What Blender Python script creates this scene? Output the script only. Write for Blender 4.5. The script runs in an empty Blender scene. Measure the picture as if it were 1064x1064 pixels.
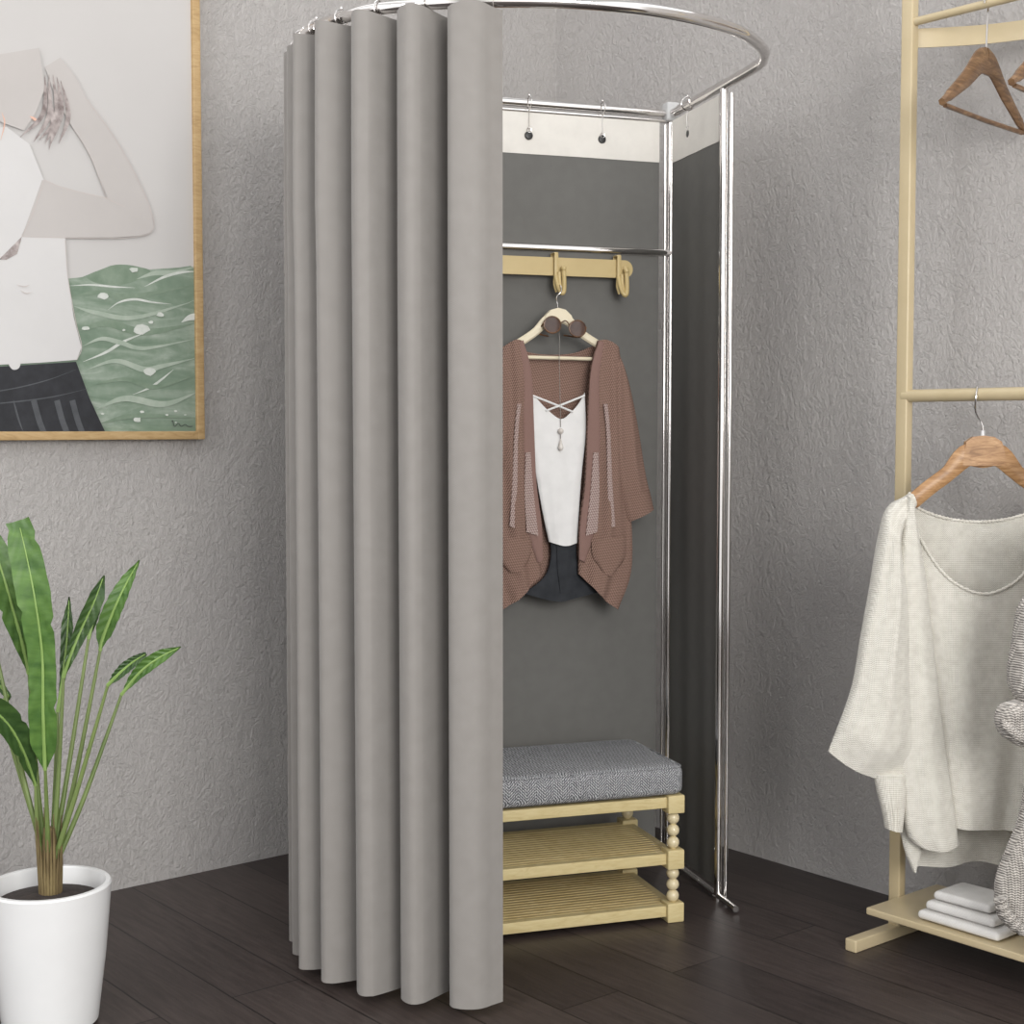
import bpy, math, random
from mathutils import Vector, Matrix
from mathutils.geometry import tessellate_polygon
random.seed(7)
C = bpy.context.scene.collection
PI = math.pi
# ------------------------------------------------------------------ camera constants
CH, TH, F, CX = 1.173, math.radians(3.26), 1530.0, 532.0
CAM = Vector((0, 0, CH))
FW = Vector((0, math.cos(TH), -math.sin(TH))); UP = Vector((0, math.sin(TH), math.cos(TH))); RT = Vector((1, 0, 0))
def ray(x, y): return RT*((x-CX)/F) + UP*((CX-y)/F) + FW
def P(x, y, Y):
    d = ray(x, y); return CAM + d*(Y/d.y)
def PL(x, y, o, n):
    d = ray(x, y); return CAM + d*((o-CAM).dot(n)/d.dot(n))

# ------------------------------------------------------------------ materials
def lin(c): return tuple(((v/255)/12.92 if v/255 <= .04045 else ((v/255+.055)/1.055)**2.4) for v in c) + (1,)
class NT:
    def __init__(s, name):
        s.m = bpy.data.materials.new(name); s.m.use_nodes = True; s.t = s.m.node_tree
        s.b = s.t.nodes['Principled BSDF']; s._co = None
    def n(s, typ, **kw):
        nd = s.t.nodes.new(typ)
        for k, v in kw.items(): setattr(nd, k, v)
        return nd
    def l(s, a, b): s.t.links.new(a, b)
    @property
    def co(s):
        if s._co is None: s._co = s.n('ShaderNodeTexCoord').outputs['Object']
        return s._co
    def mapping(s, scale=(1,1,1), rot=(0,0,0)):
        m = s.n('ShaderNodeMapping'); m.inputs['Scale'].default_value = scale; m.inputs['Rotation'].default_value = rot
        s.l(s.co, m.inputs[0]); return m.outputs[0]
    def noise(s, scale, detail=3, rough=.5, dist=0, vec=None):
        n = s.n('ShaderNodeTexNoise'); n.inputs['Scale'].default_value = scale; n.inputs['Detail'].default_value = detail
        n.inputs['Roughness'].default_value = rough; n.inputs['Distortion'].default_value = dist
        s.l(vec if vec is not None else s.co, n.inputs['Vector']); return n.outputs['Fac']
    def math(s, op, a, b=None):
        m = s.n('ShaderNodeMath', operation=op)
        for i, v in enumerate((a, b)):
            if v is None: continue
            if isinstance(v, (int, float)): m.inputs[i].default_value = v
            else: s.l(v, m.inputs[i])
        return m.outputs[0]
    def ramp(s, fac, stops):
        r = s.n('ShaderNodeValToRGB'); e = r.color_ramp.elements
        e[0].position, e[0].color = stops[0][0], lin(stops[0][1]); e[1].position, e[1].color = stops[-1][0], lin(stops[-1][1])
        for p, c in stops[1:-1]:
            x = e.new(p); x.color = lin(c)
        s.l(fac, r.inputs[0]); return r.outputs[0]
    def bump(s, h, strength=.5, dist=.002):
        b = s.n('ShaderNodeBump'); b.inputs['Strength'].default_value = strength; b.inputs['Distance'].default_value = dist
        s.l(h, b.inputs['Height']); s.l(b.outputs[0], s.b.inputs['Normal'])
    def set(s, col=None, rough=.5, metal=0, spec=None, sheen=None):
        if col is not None:
            if isinstance(col, tuple): s.b.inputs['Base Color'].default_value = lin(col)
            else: s.l(col, s.b.inputs['Base Color'])
        s.b.inputs['Roughness'].default_value = rough; s.b.inputs['Metallic'].default_value = metal
        if spec is not None: s.b.inputs['Specular IOR Level'].default_value = spec
        if sheen: s.b.inputs['Sheen Weight'].default_value = sheen
        return s
def xyz(k):
    x = k.n('ShaderNodeSeparateXYZ'); k.l(k.co, x.inputs[0]); return x.outputs
def plain(name, c1, c2=None, rough=.5, metal=0, scale=20, spec=None, stretch=(1,1,1), bump=0):
    k = NT(name)
    f = k.noise(scale, 4, .6, 0, k.mapping(stretch))
    c = k.ramp(f, [(.3, c1), (.7, c2 or c1)]); k.set(c, rough, metal, spec)
    if bump: k.bump(f, bump, .001)
    return k.m

def m_plaster():
    k = NT('rough_plaster')
    worm = k.noise(26, 6, .66, .7, k.mapping((1.1, 1, .85), (0, .35, 0)))
    fine = k.noise(85, 6, .75, .4, k.mapping((1.2, 1, .7)))
    broad = k.noise(2.0, 3, .5)
    v = k.n('ShaderNodeTexVoronoi', feature='DISTANCE_TO_EDGE'); v.inputs['Scale'].default_value = 6
    wob = k.n('ShaderNodeVectorMath', operation='ADD')
    nz = k.n('ShaderNodeTexNoise'); nz.inputs['Scale'].default_value = 9; k.l(k.co, nz.inputs['Vector'])
    k.l(k.mapping((1, 1, .45)), wob.inputs[0]); k.l(nz.outputs['Color'], wob.inputs[1]); k.l(wob.outputs[0], v.inputs['Vector'])
    edge = k.math('MINIMUM', v.outputs['Distance'], .04)
    h = k.math('ADD', k.math('MULTIPLY', worm, .9), k.math('ADD', k.math('MULTIPLY', fine, .75), k.math('MULTIPLY', edge, 2.2)))
    k.set(k.ramp(broad, [(.3, (193,189,187)), (.7, (200,196,193))]), .8, 0, .25)
    k.bump(h, 1.0, .012)
    return k.m
def m_floor():
    k = NT('dark_wood_floor')
    br = k.n('ShaderNodeTexBrick'); br.offset = .37
    br.inputs['Scale'].default_value = 1; br.inputs['Brick Width'].default_value = 1.3; br.inputs['Row Height'].default_value = .16
    br.inputs['Mortar Size'].default_value = .0018; br.inputs['Bias'].default_value = 0
    br.inputs['Color1'].default_value = lin((62,54,52)); br.inputs['Color2'].default_value = lin((78,69,66)); br.inputs['Mortar'].default_value = lin((18,15,15))
    k.l(k.co, br.inputs['Vector'])
    g = k.noise(7, 6, .65, .6, k.mapping((1, 11, 1)))
    mx = k.n('ShaderNodeMix', data_type='RGBA', blend_type='MULTIPLY'); mx.inputs[0].default_value = .75
    k.l(br.outputs['Color'], mx.inputs[6]); k.l(k.ramp(g, [(.3, (150,145,143)), (.7, (250,246,244))]), mx.inputs[7])
    k.set(mx.outputs[2], .42, 0, .35); k.bump(g, .25, .001)
    return k.m
def m_knit(name, c1, c2, kx, kz, amp=1.6, strength=.6, mix=.5):
    k = NT(name); x = xyz(k)
    tri = k.math('PINGPONG', k.math('MULTIPLY', k.math('ADD', x[0], k.math('MULTIPLY', x[1], .6)), kx), 1)
    s = k.math('SINE', k.math('ADD', k.math('MULTIPLY', x[2], kz), k.math('MULTIPLY', tri, amp*2)))
    valley = k.math('POWER', k.math('ABSOLUTE', k.math('SUBTRACT', tri, .5)), 1)
    h = k.math('ADD', k.math('MULTIPLY', s, .5), k.math('MULTIPLY', valley, -1.0))
    n = k.noise(60, 3)
    f = k.math('ADD', k.math('MULTIPLY', h, .35), k.math('ADD', k.math('MULTIPLY', n, .5), .35))
    k.set(k.ramp(f, [(.2, c1), (.75, c2)]), .92, 0, .1, .3)
    k.bump(h, strength, .0025)
    return k.m
def m_lace(name, c1, c2, scale, light=None):
    k = NT(name); x = xyz(k)
    a = k.math('ADD', x[0], k.math('MULTIPLY', x[1], .5))
    p = k.math('SINE', k.math('MULTIPLY', k.math('ADD', a, k.math('MULTIPLY', x[2], .75)), scale))
    q = k.math('SINE', k.math('MULTIPLY', k.math('SUBTRACT', a, k.math('MULTIPLY', x[2], 1.9)), scale*.8))
    h = k.math('MULTIPLY', p, q)
    f = k.math('ADD', k.math('MULTIPLY', h, .5), .5)
    k.set(k.ramp(f, [(.3, c1), (.72, c2)]), .9, 0, .1)
    k.bump(f, .5, .002)
    return k.m
def m_tweed():
    k = NT('grey_tweed'); x = xyz(k)
    tri = k.math('PINGPONG', k.math('MULTIPLY', k.math('ADD', x[0], x[1]), 46), 1)
    p = k.math('SINE', k.math('ADD', k.math('MULTIPLY', k.math('ADD', x[2], x[1]), 900), k.math('MULTIPLY', tri, 20)))
    q = k.math('SINE', k.math('MULTIPLY', k.math('ADD', x[0], x[1]), 1100))
    n = k.noise(420, 2, .8)
    f = k.math('ADD', k.math('ADD', k.math('MULTIPLY', p, .13), k.math('MULTIPLY', q, .05)), n)
    k.set(k.ramp(f, [(.30, (54,55,58)), (.5, (124,125,128)), (.70, (214,215,217))]), .95, 0, .1)
    k.bump(f, .6, .002)
    return k.m
def m_chrome():
    k = NT('chrome'); k.set((225,222,220), .09, 1); return k.m
def m_wood(name, c1, c2, c3, rough=.4):
    k = NT(name)
    g = k.noise(16, 5, .6, 1.6, k.mapping((1, 1, 5), (0, .5, 0)))
    k.set(k.ramp(g, [(.3, c1), (.5, c2), (.7, c3)]), rough, 0, .4); return k.m
def m_fabric(name, c1, c2, rough=.9, k1=900, sheen=.0, bump=.15):
    k = NT(name); x = xyz(k)
    w = k.math('MULTIPLY', k.math('SINE', k.math('MULTIPLY', k.math('ADD', x[0], x[1]), k1)), k.math('SINE', k.math('MULTIPLY', x[2], k1)))
    n = k.noise(30, 3)
    f = k.math('ADD', k.math('MULTIPLY', w, .12), n)
    k.set(k.ramp(f, [(.3, c1), (.7, c2)]), rough, 0, .2, sheen); k.bump(w, bump, .0006); return k.m
def m_leaf(name, c1, c2):
    k = NT(name)
    n = k.noise(14, 4, .6, .4, k.mapping((1, 1, 3)))
    k.set(k.ramp(n, [(.3, c1), (.7, c2)]), .42, 0, .45)
    k.b.inputs['Subsurface Weight'].default_value = 0
    k.bump(k.noise(60, 2, .5, 0, k.mapping((1, 1, 4))), .2, .001)
    return k.m
def m_sea():
    k = NT('painted_sea')
    n = k.noise(7, 5, .62, 1.3, k.mapping((.6, .6, 2.6), (0, .12, 0)))
    n2 = k.noise(60, 3)
    f = k.math('ADD', k.math('MULTIPLY', n, .85), k.math('MULTIPLY', n2, .15))
    k.set(k.ramp(f, [(.3, (104,125,106)), (.46, (122,140,122)), (.58, (142,156,141)), (.72, (170,178,168))]), .6); return k.m

M = dict(
 plaster=m_plaster(), floor=m_floor(), chrome=m_chrome(),
 curtain=m_fabric('warm_grey_curtain', (136,132,128), (141,137,133), .62, 1500, .25, .1),
 panel=m_fabric('charcoal_panel_fabric', (108,107,104), (112,111,108), .8, 1500, 0, .08),
 header=plain('white_header_fabric', (222,218,211), (230,226,219), .85),
 grommet=plain('black_grommet', (32,32,32), (44,44,44), .4),
 gold=plain('pale_gold_paint', (190,168,118), (197,176,126), .32, 0, 12),
 rack=plain('champagne_rack_paint', (190,174,140), (198,182,149), .3, 0, 9),
 bench=m_wood('cream_bench_wood', (196,177,128), (206,189,141), (212,196,150), .45),
 pearl=plain('pearl_cream_bead', (213,198,160), (221,207,172), .22, 0, 9, .6),
 slat=m_wood('bench_slat_wood', (186,163,112), (199,178,128), (206,187,139), .4),
 tweed=m_tweed(),
 brownlace=m_lace('brown_crochet', (95,74,65), (168,138,125), 720),
 brownedge=m_lace('brown_plain_knit', (134,106,98), (156,127,119), 1300),
 meshlace=m_lace('pale_open_lace', (112,84,78), (206,188,182), 700),
 white=m_fabric('white_camisole_cloth', (228,227,226), (236,235,234), .85, 1200),
 black=m_fabric('black_denim', (44,46,50), (58,60,64), .8, 1600),
 ivorywood=plain('ivory_hanger_wood', (226,214,186), (233,222,196), .4, 0, 10),
 walnut=m_wood('walnut_hanger_wood', (94,70,50), (124,95,69), (154,123,91), .35),
 oak=m_wood('oak_hanger_wood', (132,96,62), (166,127,88), (188,151,110), .38),
 cream=m_knit('cream_knit', (196,191,180), (232,229,220), 480, 1500, 1.3, .5),
 creamrib=m_knit('cream_rib_knit', (190,184,172), (232,229,220), 260, 1500, .3, .45),
 greyknit=m_knit('grey_marl_knit', (92,86,81), (222,215,207), 230, 1250, 1.5, 1.0),
 lens=plain('brown_lens', (58,38,30), (84,56,44), .12, 0, 25, .7),
 tort=plain('tortoiseshell', (62,40,28), (128,88,54), .3, 0, 90),
 pearlbead=plain('pearl', (206,199,192), (224,218,212), .2, 0, 20, .6),
 frame=m_wood('oak_picture_frame', (168,138,94), (184,154,110), (194,166,124), .5),
 paper=plain('picture_paper', (194,191,189), (197,194,192), .7, 0, 4),
 skin=plain('painted_skin', (186,181,178), (190,185,182), .7, 0, 8),
 shirt=plain('painted_shirt', (205,203,202), (209,207,206), .7, 0, 8),
 line=plain('painted_line', (190,180,176), (198,190,186), .7),
 hair=plain('painted_hair', (120,108,106), (190,180,177), .7, 0, 60),
 skirt=plain('painted_skirt', (32,33,37), (47,48,53), .7, 0, 30),
 skirtgrey=plain('painted_skirt_fold', (70,72,76), (86,88,92), .7, 0, 30),
 sea=m_sea(), seadark=plain('painted_wave_crest', (108,128,108), (134,150,132), .6, 0, 25),
 foam=plain('painted_foam', (188,195,186), (214,216,211), .7, 0, 40),
 wave=plain('painted_wave_line', (148,163,147), (172,182,169), .7, 0, 30),
 ink=plain('ink', (74,82,74), (84,92,84), .7),
 lip=plain('painted_lip', (214,170,150), (222,182,164), .7),
 leaf=m_leaf('leaf_green', (56,90,36), (92,126,58)), leaf2=m_leaf('dark_leaf_green', (44,70,34), (70,98,48)),
 rib=plain('leaf_midrib', (128,158,84), (142,170,98), .5),
 stem=plain('leaf_stalk', (92,112,58), (122,138,80), .5, 0, 14, None, (1,1,.3)),
 trunk=plain('fibrous_trunk', (84,68,44), (134,118,80), .8, 0, 60, None, (1,1,.2), .6),
 pot=plain('white_pot_glaze', (226,226,226), (232,232,232), .25, 0, 5, .5), soil=plain('dark_soil', (40,34,32), (66,58,54), .95, 0, 90, None, (1,1,1), .8),
 cloth=m_fabric('white_folded_cloth', (214,212,209), (224,222,219)), rubber=plain('clear_plastic_joint', (196,196,196), (210,210,210), .25),
)

# ------------------------------------------------------------------ geometry
class G:
    def __init__(s): s.v = []; s.f = []; s.mi = []
    def add(s, vs, fs, mi=0):
        o = len(s.v); s.v += [Vector(p) for p in vs]; s.f += [tuple(i+o for i in f) for f in fs]; s.mi += [mi]*len(fs); return s
    def box(s, c, size, ax=(1,0,0), ay=(0,1,0), az=(0,0,1), bev=0, mi=0):
        c = Vector(c); X, Y, Z = Vector(ax), Vector(ay), Vector(az); hx, hy, hz = (d/2 for d in size)
        if bev <= 0:
            vs = [c + X*a*hx + Y*b*hy + Z*d*hz for a in (-1,1) for b in (-1,1) for d in (-1,1)]
            return s.add(vs, [(0,1,3,2),(4,6,7,5),(0,4,5,1),(2,3,7,6),(0,2,6,4),(1,5,7,3)], mi)
        # superellipsoid-like rounded box: rings of rounded rectangles
        def rr(hx, hy, r, n=4):
            o = []
            for (sx, sy, a0) in ((1,1,0),(-1,1,90),(-1,-1,180),(1,-1,270)):
                for i in range(n+1):
                    a = math.radians(a0+90*i/n); o.append((sx*(hx-r)+r*math.cos(a), sy*(hy-r)+r*math.sin(a)))
            return o
        rings = []
        m = 4
        for i in range(m+1):
            a = PI/2*i/m; ins = bev*(1-math.sin(a)); z = -hz + bev*(1-math.cos(a))
            rings.append((ins, z))
        rings = rings + [(i_, -z_) for i_, z_ in reversed(rings)]
        vs = []; fs = []; L = 0
        for ins, z in rings:
            r = rr(hx-ins, hy-ins, max(bev-ins*.5, bev*.4)); L = len(r)
            vs += [c + X*p + Y*q + Z*z for p, q in r]
        for i in range(len(rings)-1):
            for j in range(L): fs.append((i*L+j, i*L+(j+1)%L, (i+1)*L+(j+1)%L, (i+1)*L+j))
        fs.append(tuple(reversed(range(L)))); fs.append(tuple(range((len(rings)-1)*L, len(rings)*L)))
        return s.add(vs, fs, mi)
    def tube(s, pts, r, seg=12, closed=False, mi=0, flat=None):
        pts = [Vector(p) for p in pts]; n = len(pts); rs = r if isinstance(r, (list, tuple)) else [r]*n
        vs = []; fs = []; prev = None
        for i, p in enumerate(pts):
            a = pts[(i-1) % n] if (closed or i > 0) else p; b = pts[(i+1) % n] if (closed or i < n-1) else p
            t = (b-a).normalized()
            if prev is None:
                q = Vector((0,0,1)) if abs(t.z) < .9 else Vector((1,0,0)); u = t.cross(q).normalized()
            else: u = (prev - t*prev.dot(t)).normalized()
            w = t.cross(u); prev = u
            for j in range(seg):
                an = 2*PI*j/seg; vs.append(p + u*math.cos(an)*rs[i] + w*math.sin(an)*rs[i])
        m = n if closed else n-1
        for i in range(m):
            for j in range(seg):
                k = (i+1) % n; fs.append((i*seg+j, i*seg+(j+1)%seg, k*seg+(j+1)%seg, k*seg+j))
        if not closed: fs.append(tuple(reversed(range(seg)))); fs.append(tuple(range((n-1)*seg, n*seg)))
        return s.add(vs, fs, mi)
    def lathe(s, prof, c=(0,0,0), seg=28, mi=0):
        c = Vector(c); vs = []; fs = []
        for r, z in prof:
            for j in range(seg):
                a = 2*PI*j/seg; vs.append(c + Vector((r*math.cos(a), r*math.sin(a), z)))
        for i in range(len(prof)-1):
            for j in range(seg): fs.append((i*seg+j, i*seg+(j+1)%seg, (i+1)*seg+(j+1)%seg, (i+1)*seg+j))
        if prof[0][0] > 1e-5: fs.append(tuple(reversed(range(seg))))
        if prof[-1][0] > 1e-5: fs.append(tuple(range((len(prof)-1)*seg, len(prof)*seg)))
        return s.add(vs, fs, mi)
    def sphere(s, c, r, sc=(1,1,1), n=10, mi=0):
        prof = [(max(1e-6, r*math.sin(PI*i/n))*sc[0], -r*math.cos(PI*i/n)*sc[2]) for i in range(n+1)]
        return s.lathe(prof, c, 18, mi)
    def ribbon(s, pts, ws, th, nrm, mi=0, rnd=.35):
        """solid bar following pts (flat in the plane with normal nrm), width ws, thickness th, softly rounded section"""
        pts = [Vector(p) for p in pts]; N = Vector(nrm).normalized(); n = len(pts); vs = []; fs = []
        sec = [(-.5,-.5+rnd),(-.5+rnd*.6,-.5),(.5-rnd*.6,-.5),(.5,-.5+rnd),(.5,.5-rnd),(.5-rnd*.6,.5),(-.5+rnd*.6,.5),(-.5,.5-rnd)]
        for i, p in enumerate(pts):
            t = (pts[min(i+1,n-1)]-pts[max(i-1,0)]).normalized(); b = N.cross(t).normalized()
            w = ws[i] if isinstance(ws, (list, tuple)) else ws
            vs += [p + b*a*w + N*c_*th for a, c_ in sec]
        for i in range(n-1):
            for j in range(8): fs.append((i*8+j, i*8+(j+1)%8, (i+1)*8+(j+1)%8, (i+1)*8+j))
        fs.append(tuple(reversed(range(8)))); fs.append(tuple(range((n-1)*8, n*8)))
        return s.add(vs, fs, mi)
def cat(pts, n=8, closed=False):
    pts = [Vector(p) for p in pts]; out = []; m = len(pts)
    if m < 3 and not closed:
        return [pts[0].lerp(pts[1], i/n) for i in range(n+1)]
    for i in range(m if closed else m-1):
        p0 = pts[(i-1) % m] if (closed or i > 0) else pts[0]*2-pts[1]
        p1 = pts[i]; p2 = pts[(i+1) % m]; p3 = pts[(i+2) % m] if (closed or i < m-2) else pts[-1]*2-pts[-2]
        for k in range(n):
            t = k/n
            out.append(.5*((2*p1)+(p2-p0)*t+(2*p0-5*p1+4*p2-p3)*t*t+(3*p1-p0-3*p2+p3)*t**3))
    if not closed: out.append(pts[-1])
    return out
def resample(pts, n, smooth=True):
    d = cat(pts, 8) if (smooth and len(pts) > 2) else [Vector(p) for p in pts]
    acc = [0]
    for a, b in zip(d, d[1:]): acc.append(acc[-1]+(b-a).length)
    out = []; j = 0
    for i in range(n+1):
        t = acc[-1]*i/n
        while j < len(acc)-2 and acc[j+1] < t: j += 1
        L = acc[j+1]-acc[j]; out.append(d[j].lerp(d[j+1], 0 if L == 0 else (t-acc[j])/L))
    return out

def empty(name, label, cate, loc=(0,0,0), rz=0, group=None):
    o = bpy.data.objects.new(name, None); C.objects.link(o); o.location = loc; o.rotation_euler = (0,0,rz)
    o.empty_display_size = .05
    o['label'] = label; o['category'] = cate
    if group: o['group'] = group
    return o
def root_of(o):
    while o.parent: o = o.parent
    return o
def obj(name, g, mats, parent=None, world=True, smooth=True, label=None, origin=None, rz=0):
    """world=True: vertices are in world space; moved into the parent's frame"""
    if not isinstance(mats, (list, tuple)): mats = [mats]
    if parent is not None:
        r = root_of(parent)
        inv = (Matrix.Translation(r.location) @ Matrix.Rotation(r.rotation_euler.z, 4, 'Z')).inverted() if world else Matrix()
    else:
        inv = (Matrix.Translation(Vector(origin or (0,0,0))) @ Matrix.Rotation(rz, 4, 'Z')).inverted() if world else Matrix()
    me = bpy.data.meshes.new(name)
    me.from_pydata([tuple(inv @ p) for p in g.v], [], g.f)
    for m in mats: me.materials.append(m)
    for p, mi in zip(me.polygons, g.mi): p.material_index = mi; p.use_smooth = smooth
    me.update()
    if smooth:
        try: me.set_sharp_from_angle(angle=math.radians(40))
        except Exception: pass
    o = bpy.data.objects.new(name, me); C.objects.link(o)
    if parent is not None: o.parent = parent
    else: o.location = origin or (0,0,0); o.rotation_euler = (0,0,rz)
    if label: o['label'] = label
    return o
def tag(o, label, cate, group=None):
    o['label'] = label; o['category'] = cate
    if group: o['group'] = group
    return o
def dup(root, loc, rz=None, label=None):
    r = root.copy(); C.objects.link(r); r.location = loc
    if rz is not None: r.rotation_euler = (0,0,rz)
    if label: r['label'] = label
    for ch in list(root.children):
        c = ch.copy(); C.objects.link(c); c.parent = r
        for g in ch.children:
            d = g.copy(); C.objects.link(d); d.parent = c
    return r

# cloth patch: four boundary curves given as picture points, laid on a real vertical plane, then bulged and folded
def patch(L, R, T=None, B=None, o=None, n=None, nu=26, nv=30, bulge=.02, folds=(), th=.006, off=0, back=None, top=1.0, bot=1.0):
    v2 = lambda q: [Vector((a, b, 0)) for a, b in q]
    T = T or [L[0], R[0]]; B = B or [L[-1], R[-1]]
    Lc, Rc, Tc, Bc = resample(v2(L), nv), resample(v2(R), nv), resample(v2(T), nu), resample(v2(B), nu)
    back = th if back is None else back
    fr = []; bk = []
    nn = n.normalized()
    if nn.y > 0: nn = -nn                      # towards the room
    for j in range(nv+1):
        v = j/nv
        for i in range(nu+1):
            u = i/nu
            p = Lc[j].lerp(Rc[j], u) + Tc[i].lerp(Bc[i], v) - (Lc[0].lerp(Rc[0], u).lerp(Lc[-1].lerp(Rc[-1], u), v))
            w = PL(p.x, p.y, o, nn)
            e = 1-abs(2*u-1)**3
            d = bulge*math.sqrt(max(0, 1-(2*u-1)**2))*min(1, top+v*5)*min(1, bot+(1-v)*6)
            for (a, k, ph, sl) in folds: d += a*math.sin(k*PI*2*(u+sl*v)+ph)*e*min(1, .35+v*1.2)
            fr.append(w + nn*(off+d+th/2)); bk.append(w + nn*(off-back*e - th/2 if back > th else off+d-th/2))
    W = nu+1; N = len(fr); fs = []
    for j in range(nv):
        for i in range(nu):
            a = j*W+i; fs.append((a, a+W, a+W+1, a+1)); fs.append((N+a, N+a+1, N+a+W+1, N+a+W))
    for i in range(nu):
        fs.append((i, i+1, N+i+1, N+i)); a = nv*W+i; fs.append((a, N+a, N+a+1, a+1))
    for j in range(nv):
        a = j*W; fs.append((a, N+a, N+a+W, a+W)); a = j*W+nu; fs.append((a, a+W, N+a+W, N+a))
    g = G(); g.add(fr+bk, fs); return g
def mir(pts, c): return [(2*c-x, y) for x, y in pts]

# ------------------------------------------------------------------ room shell
COR = Vector((.136, 4.626, 0))
AR = Vector((.6361, -.7716, 0)); AL = Vector((-.7716, -.6361, 0))   # along the right wall / left wall, both towards the room
NR = Vector((-.7716, -.6361, 0)); NL = Vector((.6361, -.7716, 0))   # inward normals
HW = 3.0
def wall(name, axis, nrm, length):
    g = G(); c = COR + axis*(length/2) - nrm*.05 + Vector((0,0,HW/2))
    g.box(c, (length+.1, .1, HW), axis, nrm, (0,0,1))
    o = obj(name, g, M['plaster'], None, True, False, origin=tuple(COR), rz=math.atan2(axis.y, axis.x)); o['kind'] = 'structure'; return o
wall('wall_right', AR, NR, 5.2); wall('wall_left', AL, NL, 5.2)
g = G(); c = COR + AR*2.6 + AL*2.6
g.box((c.x, c.y, -.03), (5.4, 5.4, .06), AR, AL)
fl = obj('floor', g, M['floor'], None, True, False, origin=(COR.x, COR.y, 0), rz=math.atan2(AR.y, AR.x)); fl['kind'] = 'structure'

# ------------------------------------------------------------------ booth frame
TOP = 2.0
CRN = Vector((.42, 3.94)); PST = Vector((.512, 3.605)); CLN = Vector((-.450, 3.632)); PSL = Vector((-.472, 3.47))
U = Vector((.87, .308, 0)).normalized(); NB = Vector((U.y, -U.x, 0))          # back plane: direction, normal to room
SV = Vector((CRN.x-PST.x, CRN.y-PST.y, 0)).normalized(); NS = Vector((-SV.y, SV.x, 0))  # side direction (to back), inward normal
if NS.x > 0: NS = -NS
hoop2 = [(.42,3.94),(.466,3.772),(.512,3.605),(.5555,3.44),(.5645,3.37),(.548,3.27),(.488,3.145),(.42,3.07),(.345,3.01),(.24,2.952),(.109,2.917),(0,2.91),
         (-.12,2.918),(-.25,2.955),(-.335,3.015),(-.40,3.09),(-.445,3.18),(-.470,3.30),(-.472,3.47),(-.450,3.632)]
hoop = resample([Vector((x, y, 0)) for x, y in hoop2], 140)
frame = empty('changing_booth_frame', 'polished chrome tube frame with curved curtain hoop standing in the room corner', 'booth frame', (0, 3.45, 0))
RT_ = .0125
g = G(); g.tube([p + Vector((0,0,TOP)) for p in hoop], RT_, 14); obj('curtain_hoop', g, M['chrome'], frame)
def v3(p, z): return Vector((p.x, p.y, z))
def post(p, top=TOP, r=.0125):
    g = G(); g.tube([v3(p, .0), v3(p, .7), v3(p, 1.4), v3(p, top)], r, 16); g.lathe([(r+.003,0),(r+.003,.012),(r,.014)], (p.x, p.y, 0), 16)
    obj('post', g, M['chrome'], frame)
post(CRN, TOP+.004, .0098); post(CLN, TOP+.004, .0098); post(PST, TOP-.008, .0100); post(PSL, TOP-.008)
# second, slimmer uprights: the panel frames beside the posts
po = PST.to_3d() - NS*.0175 - SV*.008
g = G(); g.tube([v3(po, 0), v3(po, 1), v3(po, TOP-.02)], .0055, 12); obj('outer_upright', g, M['chrome'], frame)
pi = CRN.to_3d() - U*.0175 + NB*.002
g = G(); g.tube([v3(pi, .02), v3(pi, 1), v3(pi, TOP-.03)], .004, 12); obj('inner_upright', g, M['chrome'], frame)
def rail(name, a, b, z, r=.010):
    g = G(); g.tube([Vector((a.x, a.y, z)), Vector((a.x, a.y, z)).lerp(Vector((b.x, b.y, z)), .5), Vector((b.x, b.y, z))], r, 14); obj(name, g, M['chrome'], frame)
rail('top_rail', CLN, CRN, TOP); rail('lower_top_rail', CLN, CRN, TOP-.019, .005); rail('middle_rail', CLN, CRN, 1.636, .0105); rail('bottom_rail', CLN, CRN, .03, .008)
rail('side_foot_rail', CRN, PST.to_3d() - SV*.11, .012, .008)
rail('side_foot_rail', CLN, PSL.to_3d() + Vector((.004,-.07,0)), .012, .008)
for p in (CRN, CLN):
    g = G(); g.box((p.x, p.y, TOP+.004), (.038, .038, .05), U, NB, (0,0,1), .006); obj('corner_joint', g, M['rubber'], frame, label='clear plastic corner joint')

# ------------------------------------------------------------------ fabric panels of the booth
def panel(name, label, a, b, nrm, ztop, zbot, head, ripple=.003):
    t = empty(name, label, 'booth panel', (((a+b)/2).x, ((a+b)/2).y, 0))
    d = (b-a); L = d.length; dn = d.normalized()
    def sheet(z0, z1, th, off, mat, nm, lab=None):
        g = G(); n = 40; m = 12; fr = []; bk = []
        for j in range(m+1):
            z = z0+(z1-z0)*j/m
            for i in range(n+1):
                s = i/n; w = ripple*math.sin(s*17+z*.8)*(.4+.6*(ztop-z)/ztop) + off
                p = a + dn*(L*s) + nrm*w; fr.append(v3(p, z) + nrm*th/2); bk.append(v3(p, z) - nrm*th/2)
        W = n+1; N = len(fr); fs = []
        for j in range(m):
            for i in range(n):
                q = j*W+i; fs += [(q, q+1, q+W+1, q+W), (N+q, N+q+W, N+q+W+1, N+q+1)]
        for i in range(n): fs += [(i, N+i, N+i+1, i+1), (m*W+i, m*W+i+1, N+m*W+i+1, N+m*W+i)]
        for j in range(m): q = j*W; fs += [(q, q+W, N+q+W, N+q), (q+n, N+q+n, N+q+n+W, q+n+W)]
        g.add(fr+bk, fs); return obj(nm, g, mat, t, label=lab)
    sheet(ztop-.002, ztop-head, .0025, .001, M['header'], 'header_band', 'white header band')
    sheet(ztop-head+.003, zbot, .002, 0, M['panel'], 'cloth')
    return t, dn, L
A = CLN.to_3d() + U*.02; Bp = CRN.to_3d() - U*.034
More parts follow.
